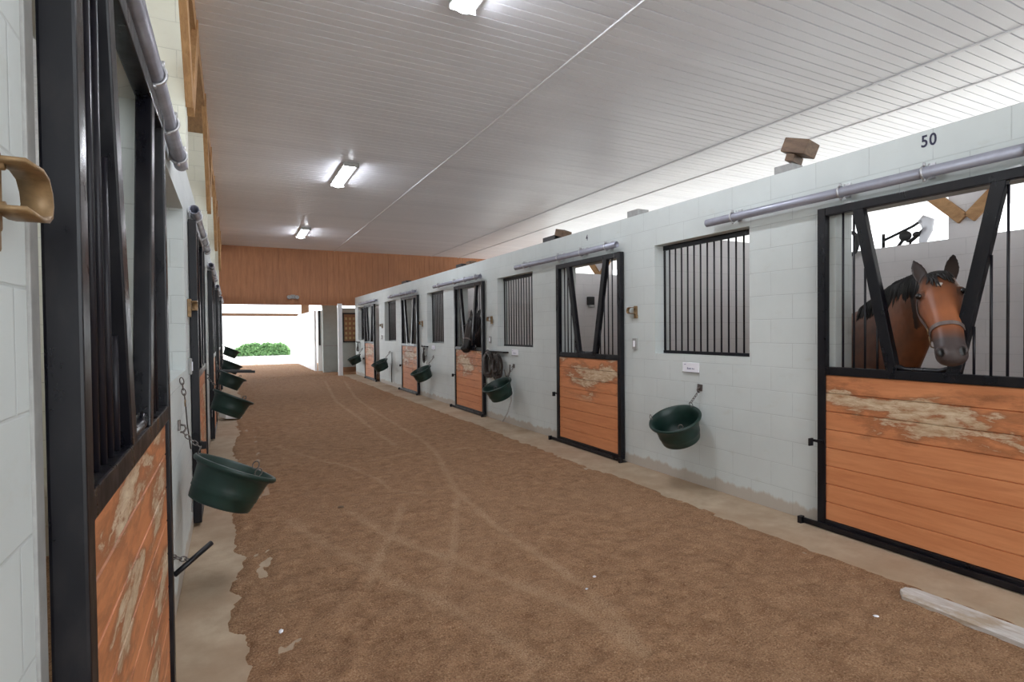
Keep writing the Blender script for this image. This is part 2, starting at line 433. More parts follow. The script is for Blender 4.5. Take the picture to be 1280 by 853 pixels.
def edge_r(y): return 3.74+.05*noise.noise(V((7,y*.8,2)))+.02*noise.noise(V((9,y*4,2)))
def floor():
    ys = []; y = -3.2
    while y < 30: ys.append(y); y += .035 if 1.2 < y < 7 else (.08 if y < 14 else .2)
    ys.append(30.0)
    NX = 190; vs = []; fs = []; tv = []
    for y in ys:
        for i in range(NX+1):
            x = XL+.002+(XR-XL-.004)*i/NX
            if y > YE: x = XL+.002+(9-XL)*i/NX
            l, r = edge_l(y), edge_r(y)
            e = min(1, max(0, (x-l)/.16))*min(1, max(0, (r-x)/.22))
            if y > YE: e = 1
            n1 = noise.fractal(V((x*1.7,y*1.1,0)), 1, 2, 4); n2 = noise.fractal(V((x*9,y*6,4)), .8, 2, 4)
            t = trackval(x, y) if y < 19 else 0
            h = -.035+e*(.05+.010*n1+.016*n2*(1-.75*t)-.008*t)
            vs.append((x,y,h)); tv.append(t*(.55+.45*noise.noise(V((x*4,y*4,8)))))
    for j in range(len(ys)-1):
        for i in range(NX): a = j*(NX+1)+i; fs.append((a, a+1, a+NX+2, a+NX+1))
    mb = MB(); mb.add(vs, fs, True); o = mb.build('floor', M['dirt'], fix=False)
    at = o.data.attributes.new('track', 'FLOAT', 'POINT'); at.data.foreach_set('value', tv)
    return struct(o)
floor()
# concrete strips at the foot of both walls
def strip(name, xa, xb):
    vs = []; fs = []; n = 60
    for i in range(n+1):
        y = -3.2+(YE+3.2)*i/n
        for k in range(5): vs.append((xa+(xb-xa)*k/4, y, .004+.003*noise.noise(V((k, y*2, 0)))))
    for i in range(n):
        for k in range(4): a = i*5+k; fs.append((a, a+1, a+6, a+5))
    return struct(MB().add(vs, fs, True).build(name, M['concrete']))
strip('trim_5', XL+.001, .30); strip('trim_6', 3.45, XR-.001)
struct(MB().add([(-90,-60,-.10),(90,-60,-.10),(90,120,-.10),(-90,120,-.10)], [(0,1,2,3)]).build('ground', M['sand'], fix=False))
struct(MB().box(XR+TH, XB, -3.2, YE, -.09, -.01).build('floor_right_stalls', M['dirt']))
struct(MB().box(XBL, XL-TH, -3.2, YE, -.09, -.01).build('floor_left_stalls', M['dirt']))

# ------------------------------------------------------------------ sliding stall doors
def make_door(label, pm, DW=DW, group='black framed sliding stall doors'):
    t = thing('stall_door', label, 'stall door', group=group)
    F = .062; D = .058; H = 2.462; z0 = .03
    f = MB()
    f.box(0, F, 0, D, z0, H, .006); f.box(DW-F, DW, 0, D, z0, H, .006)
    f.box(F, DW-F, .002, D-.002, H-.062, H, .005); f.box(F, DW-F, .002, D-.002, 1.19, 1.252, .005); f.box(F, DW-F, .002, D-.002, z0, z0+.045, .005)
    f.build('frame', M['steel'], t)
    # tongue-and-groove boards: one panel, grooves in its face
    p = MB(); z = z0+.045; hb = .1393
    while z < 1.185:
        zt = min(z+hb, 1.19)
        a = .005
        p.add([(F,.016+2*a,z),(DW-F,.016+2*a,z),(DW-F,.016,z+a),(F,.016,z+a),(DW-F,.016,zt-a),(F,.016,zt-a),(DW-F,.016+2*a,zt),(F,.016+2*a,zt),
               (F,.042,z),(DW-F,.042,z),(F,.042,zt),(DW-F,.042,zt)],
              [(0,1,2,3),(3,2,4,5),(5,4,6,7),(8,10,11,9)])
        z = zt
    p.build('panel', pm, t)
    c = DW/2
    for s in (-1, 1):
        b = MB(); b.bar((c+s*.412, D/2, H-.05), (c+s*.178, D/2, 1.235), .075, D-.006, (1,0,0)); b.build('brace', M['steel'], t, .005)
        for off in (.285, .37, .45, .53):
            # under the slanting brace a bar ends where it meets it
            za = 1.24; zb = H-.05
            zi = 1.235+(off-.045-.178)/(.412-.178)*(H-1.285)
            zb = min(zb, zi)
            if zb-za > .1: MB().tube([(c+s*off,D/2,za),(c+s*off,D/2,zb)], .008, 8).build('bar', M['steel2'], t)
    b = MB(); b.tube([(c-.20,D/2,1.36),(c-.17,D/2,1.285),(c-.10,D/2,1.258),(c+.10,D/2,1.258),(c+.17,D/2,1.285),(c+.20,D/2,1.36)], .02, 8); b.build('sill_bend', M['steel'], t)
    h = MB()
    h.box(DW*.16-.03, DW*.16+.03, .012, .022, H-.01, H+.012); h.box(DW*.84-.03, DW*.84+.03, .012, .022, H-.01, H+.012)
    h.build('hanger', M['zinc'], t)
    l = MB(); l.box(.006, .05, -.014, .004, .66, .685, .003); l.box(-.04, .02, -.012, -.002, .662, .683, .003); lt = l.build('latch', M['steel'], t)
    MB().box(-.045, -.03, -.045, .0, .63, .69, .004).build('latch_handle', M['steel'], lt)
    return t
DOORX = XR-.072                                    # front face x of right doors (leaf 5.8 cm thick)
d0 = make_door('black framed sliding door with bay horse behind, gnawed orange boards', M['planks50'])
labs_r = [None, 'second sliding door along right wall, orange boards chewed pale in middle', 'sliding door with dark horse hanging its head over it',
          'fourth sliding door along right wall, top boards bleached', 'farthest sliding door on right wall, slid partly open']
for k in range(5):
    r = d0 if k == 0 else dup(d0, (0,0,0), label=labs_r[k])
    r.location = (DOORX, DR[k]+DW, 0); r.rotation_euler = (0,0,-PI/2)
    if k:
        for ch in r.children:
            if ch.name.startswith('panel'):
                ch.data = ch.data.copy(); ch.data.materials.clear(); ch.data.materials.append(M['planks'])
labs_l = ['nearest sliding door at left edge, worn orange boards and thick black bars', 'second sliding door along left wall, beyond nearest green tub',
          'third sliding door along left wall, seen edge-on', 'fourth sliding door along left wall, thin dark sliver', 'farthest sliding door along left wall, next to bright exit']
e0 = make_door(labs_l[0], M['planksl'], DWL)
for k in range(5):
    r = e0 if k == 0 else dup(e0, (0,0,0), label=labs_l[k])
    r.location = (XL+.062, DL[k], 0); r.rotation_euler = (0,0,PI/2)
struct(MB().box(XL-.01, XL+.006, OL[0]-.042, OL[0]+.004, -.02, 2.42, .003).build('trim_12', M['box']))

# ------------------------------------------------------------------ round overhead tracks with clamps
def make_track(label, off=.098):
    t = thing('door_track', label, 'door track', group='round pipe door tracks')
    L = 2.56; r = .036
    p = MB(); n = 16; ro, ri = r, r-.005
    prof = [(ro,0),(ro,L),(ri,L),(ri,0),(ro,0)]
    R = []
    for rr, xx in prof: R.append([V((xx, rr*math.cos(2*PI*k/n), rr*math.sin(2*PI*k/n))) for k in range(n)])
    p.rings(R, True, False); p.build('pipe', M['pipe'], t)
    for x in (.3, 1.28, 1.83, 2.36):
        c = MB()
        c.tube([(x, (r+.006)*math.cos(a), (r+.006)*math.sin(a)) for a in [2*PI*i/20 for i in range(20)]], .007, 8, closed=True)
        c.box(x-.022, x+.022, r-.004, off-.003, .012, .03, .003); c.box(x-.022, x+.022, off-.012, off-.001, -.03, .075, .003)
        c.tube([(x,0,r),(x,0,r+.026)], .008, 8); c.tube([(x+.018,.02,r-.005),(x+.018,.02,r+.02)], .006, 8)
        cl = c.build('clamp', M['zinc'], t)
        MB().tube([(x+.014,-.03,r-.004),(x+.014,-.03,r+.022)], .007, 8).build('bolt', M['zinc'], cl); MB().tube([(x,0,-r-.004),(x,0,-r-.02)], .01, 8).build('bolt', M['zinc'], cl)
    return t
t0 = make_track('grey pipe track with clamps above the stall 50 door')
tl = [None, 'grey pipe track above the second right-hand sliding door', 'grey pipe track above the dark horse door', 'grey pipe track above the fourth right-hand sliding door', 'grey pipe track above the farthest right-hand sliding door']
TXR = XR-.098
for k in range(5):
    r = t0 if k == 0 else dup(t0, (0,0,0), label=tl[k])
    y = [1.26, 5.19, 9.15, 13.1, 17.2][k]
    r.location = (TXR, y+2.56, 2.545); r.rotation_euler = (0,0,-PI/2)
tl = ['grey pipe track running out of the top left corner', 'grey pipe track above the second left-hand sliding door', 'grey pipe track above the third left-hand sliding door', 'grey pipe track above the fourth left-hand sliding door', 'grey pipe track above the farthest left-hand sliding door']
for k in range(5):
    # left leaves slide the other way: track starts behind the door and ends just past its far post
    if k == 0: t1 = make_track(tl[0], .052); t1.location = (XL+.052, DL[0]-.02, 2.54); t1.rotation_euler = (0,0,PI/2)
    else: dup(t1, (XL+.052, DL[k]-.02, 2.54), PI/2, tl[k])

# floor guides (black angle iron at the foot of each right door)
def make_guide(label):
    t = thing('door_guide', label, 'door guide', group='black floor guides')
    g = MB(); g.box(0, 1.62, 0, .02, .012, .05, .004); g.box(0, 1.62, .02, .075, .004, .012)
    g.build('rail', M['steel'], t)
    for x in (.0, 1.59): MB().box(x, x+.03, -.028, .02, -.005, .06, .004).build('stop', M['steel'], t)
    return t
g0 = make_guide('black floor rail under the stall 50 door')
gl = [None, 'black floor rail under the second right-hand door', 'black floor rail under the dark horse door', 'black floor rail under the fourth right-hand door', 'black floor rail under the farthest right-hand door']
for k in range(5):
    r = g0 if k == 0 else dup(g0, (0,0,0), label=gl[k])
    r.location = (XR-.10, [1.25,5.12,9.09,13.04,17.3][k]+1.62, 0); r.rotation_euler = (0,0,-PI/2)

# ------------------------------------------------------------------ barred windows
def make_grille(label, w, nb=13):
    t = thing('window_grille', label, 'window grille', group='barred stall windows')
    h = WZ1-WZ0
    f = MB(); f.box(0, w, 0, .035, 0, .032, .003); f.box(0, w, 0, .035, h-.05, h, .003); f.box(0, .018, .008, .026, .03, h-.048); f.box(w-.018, w, .008, .026, .03, h-.048)
    f.build('frame', M['steel'], t)
    for i in range(nb):
        x = .085+(w-.17)*i/(nb-1)
        MB().tube([(x,.017,.02),(x,.017,h-.02)], .0085, 8).build('bar', M['steel2'], t)
    return t
gl = ['barred window between stall 50 and the second right door, tub below', 'barred window beyond the second right door, bridles below', 'third barred window along right wall, beyond the dark horse', 'fourth barred window along the right wall', 'farthest barred window, at the end of the right wall']
for k, (a, b) in enumerate(WIN):
    g = make_grille(gl[k], b-a); g.location = (XR+.118, b, WZ0); g.rotation_euler = (0,0,-PI/2)
gl = ['nearest barred window on left wall, just past the nearest door', 'second barred window along the left wall', 'third barred window along the left wall']
for k in range(3):
    a, b = WIN[k]; g = make_grille(gl[k], b-a); g.location = (XL-.118, a, WZ0); g.rotation_euler = (0,0,PI/2)

# ------------------------------------------------------------------ wall fittings
def make_bracket(label):
    """bent flat strap hook: local x along the wall (closed end at x=0), y out of the wall negative"""
    t = thing('strap_bracket', label, 'wall bracket', group='bent metal strap brackets')
    pts = [(.16,-.0,.075),(.06,0,.082),(.025,0,.074),(.006,0,.052),(.0,0,.030),(.008,0,.008),(.03,0,-.004),(.07,0,-.008),(.16,0,-.006)]
    w = .045; vs = []; fs = []; th = .004
    for i, p in enumerate(pts):
        a = V(pts[max(i-1,0)]); b = V(pts[min(i+1,len(pts)-1)]); tg = (b-a).normalized(); nn = V((-tg.z,0,tg.x))
        for oy in (-.03-w, -.03):
            for s in (-1, 1): vs.append(V(p)+nn*s*th+V((0,oy,0)))
    for i in range(len(pts)-1):
        a = i*4; b = a+4
        fs += [(a,a+1,b+1,b),(a+2,b+2,b+3,a+3),(a,b,b+2,a+2),(a+1,a+3,b+3,b+1)]
    fs += [(0,2,3,1), (len(vs)-4,len(vs)-3,len(vs)-1,len(vs)-2)]
    MB().add(vs, fs, True).build('strap', M['brass'], t)
    p = MB(); p.box(.10, .15, -.032, -.001, -.04, .10, .006); p.box(.10, .16, -.03, -.002, -.075, -.03, .006)
    p.tube([(.13,-.03,.07),(.13,-.042,.07)], .009, 8); p.tube([(.13,-.03,.0),(.13,-.042,.0)], .009, 8)
    p.build('wall_plate', M['brass'], t)
    return t
b0 = make_bracket('brass coloured strap bracket left of first barred window')
b0.location = (XR, 5.06, 1.74); b0.rotation_euler = (0,0,-PI/2); b0.scale = (.8,.9,.8)
for y, lab in ((8.96,'strap bracket on the pier above the bridles'), (12.93,'strap bracket between fourth door and third window'), (16.9,'small strap bracket near the farthest right door')):
    dup(b0, (XR, y, 1.735), -PI/2, lab)
bl = dup(b0, (XL, .79, 1.70), PI/2, 'tan strap bracket at the left picture edge'); bl.scale = (1,1,1)
# on the left the closed end also points down the aisle
for b_, y in ((bl, 1.06),): b_.location = (XL, y, 1.72); b_.rotation_euler = (0,0,PI/2); b_.scale = (-.78,.85,.78)
lk = dup(b0, (XL, 5.0, 1.74), PI/2, 'dull strap bracket beside the second left-hand door'); lk.scale = (-.8,.9,.8)

def make_switch(label):
    t = thing('switch_box', label, 'switch box', group='switch boxes')
    cv = MB().box(-.035, .035, -.022, -.001, -.062, .062, .005).build('cover', M['box'], t)
    s = MB(); s.box(-.016, .016, -.028, -.020, -.035, .035, .003); s.build('rocker', M['cardp'], cv)
    return t
s0 = make_switch('grey switch box below the bracket by the first barred window'); s0.location = (XR, 4.98, 1.39); s0.rotation_euler = (0,0,-PI/2)
dup(s0, (XR, 8.93, 1.40), -PI/2, 'switch box on the pier just above the bridles')
dup(s0, (XR, 16.88, 1.40), -PI/2, 'switch box between farthest door and fourth window')
dup(s0, (XL, 4.93, 1.30), PI/2, 'switch box on left pier below its bracket')

def make_card(label, w=.215, h=.095):
    t = thing('name_card', label, 'name card', group='name cards')
    pl = MB().box(-w/2, w/2, -.012, -.001, -h/2, h/2, .002).build('plate', M['cardp'], t)
    MB().box(-w/2, w/2, -.02, -.001, -h/2-.006, -h/2+.004, .001).build('holder', M['box'], t)
    s = MB()
    for x0, x1, z0, z1 in ((-.045,-.030,-.020,.0), (-.026,-.014,-.020,-.006), (-.010,.006,-.020,-.004), (.018,.034,-.018,-.006), (.038,.052,-.018,-.008), (-.085,-.06,.026,.034)):
        s.box(x0, x1, -.0135, -.0115, z0, z1)
    s.build('writing', M['greyink'], pl)
    return t
c0 = make_card('white name card under the first barred window'); c0.location = (XR, 4.125, 1.165); c0.rotation_euler = (0,0,-PI/2)
dup(c0, (XR, 7.98, 1.20), -PI/2, 'white name card beside the bridles')
dup(c0, (XR, 12.05, 1.19), -PI/2, 'small white card under the third barred window')

# stencilled stall numbers
def number(txt, label, y, z, size):
    cu = bpy.data.curves.new('stall_number', 'FONT'); cu.body = txt; cu.size = size; cu.extrude = .0012; cu.align_x = 'CENTER'; cu.align_y = 'CENTER'; cu.space_character = 1.15; cu.offset = size*.018
    o = bpy.data.objects.new('tmp', cu); COL.objects.link(o)
    me = bpy.data.meshes.new_from_object(o.evaluated_get(bpy.context.evaluated_depsgraph_get())); bpy.data.objects.remove(o)
    for v in me.vertices: v.co = V((v.co.x*.8, v.co.y, v.co.z))
    n = bpy.data.objects.new('stall_number', me); COL.objects.link(n); me.materials.clear(); me.materials.append(M['ink'])
    n.matrix_world = Matrix(((0,0,-1,XR-.0015),(-1,0,0,y),(0,1,0,z),(0,0,0,1)))
    return tag(n, label, 'number')
number('50', 'dark blue number 50 painted high above the horse', 2.012, 2.772, .108)
number('4', 'small dark digit painted above the second pipe track', 5.93, 2.74, .10)

# ------------------------------------------------------------------ feed tubs
def chain_mb(mb, p0, p1, n):
    p0, p1 = V(p0), V(p1); d = (p1-p0)/n; t = d.normalized()
    a = V((0,1,0)); a = (a-t*a.dot(t)).normalized(); b = t.cross(a)
    for i in range(n):
        c = p0+d*(i+.5); w = a if i % 2 else b; L = d.length*.68
        mb.tube([c+t*L*math.cos(q)+w*.011*math.sin(q) for q in [2*PI*k/12 for k in range(12)]], .0032, 6, closed=True)
def make_tub(label, hooktop=.34, tilt=25, yaw=0):
    """round rubber feeder hanging off the wall; local y points into the wall, wall face at y=0, origin on the floor"""
    t = thing('feed_tub', label, 'feed tub', group='green rubber feed tubs')
    ro, rb, h = .235, .185, .245
    Mx = Matrix.Translation((0,-.262,.655)) @ Matrix.Rotation(math.radians(yaw), 4, 'Z') @ Matrix.Rotation(math.radians(tilt), 4, 'X') @ Matrix.Translation((0,0,-h/2))
    out = [(.0,0),(rb-.02,0),(rb-.004,.006),(rb,.02),(rb+.008,.07),(rb+.014,.076),(rb+.012,.09),(rb+.016,.10),(rb+.014,.112),(rb+.030,h-.05),(rb+.034,h-.045),(ro-.006,h-.03),(ro+.012,h-.026),(ro+.018,h-.012),(ro+.014,h)]
    inn = [(ro+.002,h+.003),(ro-.010,h-.006),(rb+.022,h-.06),(rb+.006,.09),(rb-.010,.03),(rb-.03,.016),(0,.014)]
    MB().lathe(out+inn, 48, Mx).build('body', M['tub'], t)
    for a in (90, 210, 330):
        a_ = math.radians(a); c = Mx @ V((ro*math.cos(a_), ro*math.sin(a_), h+.022)); rad = V((math.cos(a_), math.sin(a_), 0)); r3 = Mx.to_3x3()
        tg = r3 @ V((-math.sin(a_), math.cos(a_), 0)); up = r3 @ V((0,0,1))
        m = MB(); m.tube([c+tg*.022*math.cos(q)+up*.026*math.sin(q) for q in [2*PI*k/16 for k in range(16)]], .0035, 6, closed=True)
        m.ball(c-up*.026, .009); m.build('ring', M['chain'], t)
    top = Mx @ V((0, ro, h+.04)); wallp = V((0,-.012,1.035))
    m = MB(); chain_mb(m, wallp-V((0,0.01,.03)), top, 5)
    m.build('chain', M['chain'], t)
    m = MB(); m.box(-.03, .03, -.014, -.001, 1.015, 1.08, .004); m.tube([(0,-.012,1.05),(0,-.035,1.045),(0,-.042,1.025),(0,-.03,1.005),(0,-.012,1.005)], .006, 8); m.build('wall_hook', M['chain'], t)
    m = MB(); bt = Mx @ V((0, rb-.03, -.005)); m.tube([bt+V((.012*math.sin(q),0,-.02+.02*math.cos(q))) for q in [2*PI*k/12 for k in range(12)]], .003, 6, closed=True)
    m.tube([bt+V((0,0,-.04)), bt+V((.004,0,-.075)), bt+V((.012,0,-.085)), bt+V((.014,0,-.068))], .004, 6); m.build('snap', M['zinc'], t)
    return t
tb0 = make_tub('open green feed tub under the first right-hand window'); tb0.location = (XR, 4.10, -.07); tb0.rotation_euler = (0,.09,-PI/2)
for y, lab in ((8.07,'green feed tub hanging below the bridles'), (12.08,'green feed tub below the third right-hand window, tipped'), (16.05,'green feed tub between the two farthest right doors'), (19.75,'farthest green feed tub on the right wall')):
    dup(tb0, (XR, y, -.07), -PI/2, lab).rotation_euler = (0, random.uniform(.0,.12), -PI/2)
for y, lab, z in ((3.85,'large near green feed tub on the left wall',-.045), (7.8,'second green feed tub along left wall',.0), (11.7,'third green feed tub along left wall',.0), (15.6,'fourth green feed tub along left wall',0.05), (19.5,'farthest green feed tub on left wall, by the exit',.3)):
    dup(tb0, (XL, y-.06, z), PI/2, lab).rotation_euler = (0, .10, PI/2)

# lead strap and chain hanging from the left window sill
t = thing('lead_chain', 'dark lead strap with snap hanging beside nearest left tub', 'chain', (0,0,0))
m = MB(); chain_mb(m, (XL+.012,4.05,1.27), (XL+.022,4.18,1.12), 4); m.build('links', M['chain'], t)
m = MB(); m.tube([(XL+.022,4.18,1.12),(XL+.03,4.2,.95),(XL+.05,4.15,.80)], .01, 8, flat=(.011,.004)); m.build('strap', M['leather'], t)
m = MB(); m.tube([(XL+.022+.0*q,4.18+.022*math.cos(q),1.10+.022*math.sin(q)) for q in [2*PI*k/14 for k in range(14)]], .004, 6, closed=True); m.build('ring', M['brass'], t)
t = thing('tie_bar', 'black rod on a chain low on the left wall', 'tie bar', (0,0,0))
MB().tube([(XL+.06,2.80,.50),(XL+.20,2.92,.575)], .012, 8).build('rod', M['steel'], t)
m = MB(); chain_mb(m, (XL+.004,2.80,.60), (XL+.12,2.86,.53), 6); m.build('chain', M['chain'], t)

# ------------------------------------------------------------------ tack on the right wall
def loops(mb, c, specs, w=.011):
    for (dy, dz, ry, rz, rot, dx) in specs:
        pts = []
        for k in range(28):
            q = 2*PI*k/28; a = ry*math.cos(q)*(1+.06*math.sin(3*q+rot)); b = rz*math.sin(q)
            pts.append((c[0]+dx+.012*math.sin(2*q+rot), c[1]+dy+a*math.cos(rot)-b*math.sin(rot)*.3, c[2]+dz+b+a*math.sin(rot)*.2))
        mb.tube(pts, .006, 6, closed=True, flat=(w, .0035))
t = thing('bridle_bundle', 'tangle of dark leather bridles hanging above the second right tub', 'bridles')
m = MB(); m.box(XR-.05, XR-.002, 8.22, 9.02, 1.18, 1.205, .004); m.tube([(XR-.05,8.28,1.19),(XR-.09,8.28,1.20)], .01, 8); m.tube([(XR-.05,8.9,1.19),(XR-.10,8.9,1.21)], .01, 8); m.build('rack', M['steel'], t)
random.seed(4); m = MB(); LW = .017
loops(m, (XR-.07,8.86,.98), [(random.uniform(-.04,.04), random.uniform(-.03,.03), random.uniform(.15,.23), random.uniform(.17,.22), random.uniform(-.5,.5), random.uniform(-.04,.03)) for _ in range(15)], .016)
loops(m, (XR-.07,8.50,.96), [(random.uniform(-.05,.05), random.uniform(-.04,.04), random.uniform(.10,.22), random.uniform(.14,.21), random.uniform(-.8,.8), random.uniform(-.04,.03)) for _ in range(17)], .015)
m.build('straps', M['leather'], t)
m = MB(); m.tube([(XR-.06,9.0,1.1),(XR-.07,9.02,.90),(XR-.05,8.98,.80),(XR-.04,8.92,.78)], .01, 8, flat=(.014,.005)); m.tube([(XR-.05,8.3,.9),(XR-.06,8.22,.8),(XR-.05,8.14,.80),(XR-.05,8.09,.88),(XR-.05,8.08,1.0)], .01, 8, flat=(.013,.005)); m.build('rein', M['leather'], t)
random.seed(5)
for yc, lab, n in ((12.55,'small dark halter hanging above the third right tub',6), (20.25,'dark halter above the farthest right-hand tub',5)):
    t = thing('halter', lab, 'halter'); m = MB(); m.box(XR-.05, XR-.002, yc-.12, yc+.3, 1.19, 1.215, .004); m.tube([(XR-.05,yc,1.2),(XR-.11,yc,1.2),(XR-.12,yc,1.24)], .01, 8); m.build('peg', M['steel'], t)
    m = MB(); loops(m, (XR-.06,yc,1.03), [(random.uniform(-.05,.05), random.uniform(-.05,.03), random.uniform(.05,.10), random.uniform(.12,.18), random.uniform(-.6,.6), random.uniform(-.03,.03)) for _ in range(n)]); m.build('straps', M['leather'], t)
    m = MB(); m.tube([(XR-.05,yc-.1,1.0),(XR-.06,yc-.2,.86),(XR-.05,yc-.14,.80)], .01, 8, flat=(.013,.005)); m.build('lead', M['leather'], t)
t = tag(MB().tube([(XR-.02,8.06,.60),(XR-.03,8.09,.40),(XR-.05,8.2,.18),(XR-.07,8.34,.03)], .011, 8).build('hanging_rope', M['rope']), 'pale rope hanging under the bridles to the floor', 'rope')
t = tag(MB().tube([(XR-.02,15.68,.98),(XR-.03,15.64,.7),(XR-.03,15.70,.4),(XR-.04,15.66,.12)], .012, 8).build('hanging_rope', M['leather']), 'dark rope hanging beside the fourth right tub', 'rope')
t = thing('saddle_rack', 'black folding saddle rack jutting from the far left wall', 'saddle rack', (0,0,0))
m = MB(); m.bar((XL+.0,12.6,.80), (XL+.72,12.6,.76), .05, .03, (0,0,1)); m.bar((XL+.0,12.8,.80), (XL+.66,12.75,.77), .05, .03, (0,0,1)); m.build('arms', M['blackp'], t)
m = MB(); m.box(XL+.001, XL+.03, 12.52, 12.88, .62, .90, .006); m.build('wall_plate', M['blackp'], t)

# ------------------------------------------------------------------ odds and ends lying on the wall tops
def topblock(name, label, cat, c, size, rot, mat, bev=.006):
    o = MB().box(-size[0]/2, size[0]/2, -size[1]/2, size[1]/2, -size[2]/2, size[2]/2, bev).build(name, mat); o.location = c; o.rotation_euler = rot
    return tag(o, label, cat)
t = thing('timber_block', 'weathered brown timber block perched on wall top near number 50', 'block', (0,0,0))
o = MB().box(-.09,.09,-.105,.105,-.058,.058,.008).build('block', M['oldwood'], t); o.location = (XR+.09,3.0,3.03); o.rotation_euler = (.35,.1,.15)
o = MB().box(-.10,.10,-.035,.035,-.03,.03,.005).build('cleat', M['oldwood'], t); o.location = (XR+.10,3.06,2.955); o.rotation_euler = (.3,0,.3)
topblock('grey_block', 'small grey slab under the brown timber block', 'slab', (XR+.11,3.12,WT+.036), (.16,.16,.07), (0,0,.1), M['box'])
topblock('grey_block', 'grey box standing on wall top above the first bracket', 'slab', (XR+.11,5.06,WT+.042), (.16,.19,.08), (0,0,0), M['box'])
topblock('grey_block', 'dark slab on wall top beside small brown block', 'slab', (XR+.09,6.93,WT+.037), (.14,.34,.07), (0,0,0), M['blackp'])
topblock('timber_block', 'small brown wood block on wall top above second track', 'block', (XR+.10,6.66,WT+.075), (.16,.18,.09), (.35,0,.1), M['oldwood'])
topblock('grey_block', 'dark slab on the wall top above the dark horse door', 'slab', (XR+.09,10.5,WT+.036), (.14,.30,.07), (0,0,0), M['blackp'])
topblock('timber_block', 'tiny dark block on wall top next to far slab', 'block', (XR+.09,10.0,WT+.036), (.14,.2,.07), (0,0,0), M['oldwood'])
topblock('grey_block', 'dark slab on the wall top above the fourth door', 'slab', (XR+.09,14.5,WT+.036), (.14,.45,.07), (0,0,0), M['blackp'])

# ------------------------------------------------------------------ roof timbers: V braces along the left wall and over the right back wall
def make_brace(label, x, y, z0, span=1.15, w=.05, d=.19, zt=ZC-.10, group='timber V braces'):
    t = thing('timber_brace', label, 'timber brace', (x,y,z0), 0, group)
    for s in (-1, 1):
        m = MB(); m.bar((0,s*.03,.02), (0,s*span,zt-z0), d, w, (0,1,0)); m.build('leg', M['timber'], t, .004)
    return t
for y, lab, x in ((4.92,'timber V brace above the left wall, nearest the camera',XL+.046), (8.87,'second timber V brace above the left wall',XL+.046), (12.82,'third timber V brace above the left wall',XL+.046), (16.82,'farthest timber V brace above the left wall',XL+.046)):
    make_brace(lab, x, y, 3.30)
for y, lab in ((3.52,'timber V brace seen above the bay horse'), (11.05,'timber V brace seen through the second stall door')):
    make_brace(lab, XB-.026, y, 2.85, .85, .05, .14, 3.72)
# ------------------------------------------------------------------ ceiling lights
def make_light(label):
    t = thing('ceiling_light', label, 'ceiling light', group='wraparound tube lights')
    L = 1.45
    h = MB(); h.box(-.13, .13, -L/2, L/2, -.035, 0, .01); h.box(-.13, .13, -L/2-.02, -L/2, -.08, 0, .006); h.box(-.13, .13, L/2, L/2+.02, -.08, 0, .006); h.build('housing', M['box'], t)
    d = MB(); R = []
    for y in (-L/2+.005, L/2-.005):
        R.append([V((.085*math.cos(q), y, -.036+.058*math.sin(q))) for q in [PI+PI*k/14 for k in range(15)]])
    d.rings(R); d.build('diffuser', M['tubeglow'], t)
    return t
l0 = make_light('lit tube light at the top edge of the picture'); l0.location = (1.93, 4.0, ZC)
dup(l0, (1.93,10.7,ZC), None, 'lit tube light in the middle of the ceiling row')
dup(l0, (1.93,17.3,ZC), None, 'lit tube light nearest the orange end wall')

t = thing('floodlight', 'small grey twin floodlight low on the orange end wall', 'floodlight', (1.95,YE,2.83))
MB().box(-.08,.08,-.05,0,-.06,.08,.01).build('base', M['box'], t)
for s in (-1, 1):
    m = MB(); m.lathe([(.0,.06),(.05,.05),(.075,-.03),(.07,-.035),(.0,-.02)], 20, Matrix.Translation((s*.13,-.10,-.02)) @ Matrix.Rotation(-PI/2-.5, 4, 'X')); m.tube([(s*.05,-.03,.0),(s*.10,-.08,.0)], .015, 8); m.build('lamp_head', M['box'], t)

# ------------------------------------------------------------------ horses
def loft(mb, cs, rw, rh, side=None, n=22, ex=None):
    """closed tube; cs centres, rw half width (along side), rh half height"""
    cs = [V(c) for c in cs]; R = []
    for i, c in enumerate(cs):
        t = (cs[min(i+1,len(cs)-1)]-cs[max(i-1,0)]).normalized()
        s = V(side) if side is not None else t.cross(V((0,0,1)))
        s = (s-t*s.dot(t)).normalized(); u = s.cross(t)
        R.append([c+s*rw[i]*math.cos(2*PI*k/n)+u*rh[i]*math.sin(2*PI*k/n) for k in range(n)])
    return mb.rings(R)
HEADPROF = [  # t along the head, half width, front surface n, back surface n (metres at length .64)
 (-.08,.055,.020,-.085), (-.03,.082,.045,-.115), (.05,.100,.058,-.140), (.13,.114,.066,-.170), (.21,.124,.070,-.200), (.30,.126,.070,-.220), (.40,.116,.066,-.205),
 (.50,.100,.061,-.160), (.60,.088,.056,-.120), (.70,.080,.051,-.105), (.80,.078,.047,-.100), (.88,.082,.042,-.100), (.94,.080,.032,-.094), (.985,.066,.012,-.078), (1.02,.036,-.012,-.055)]
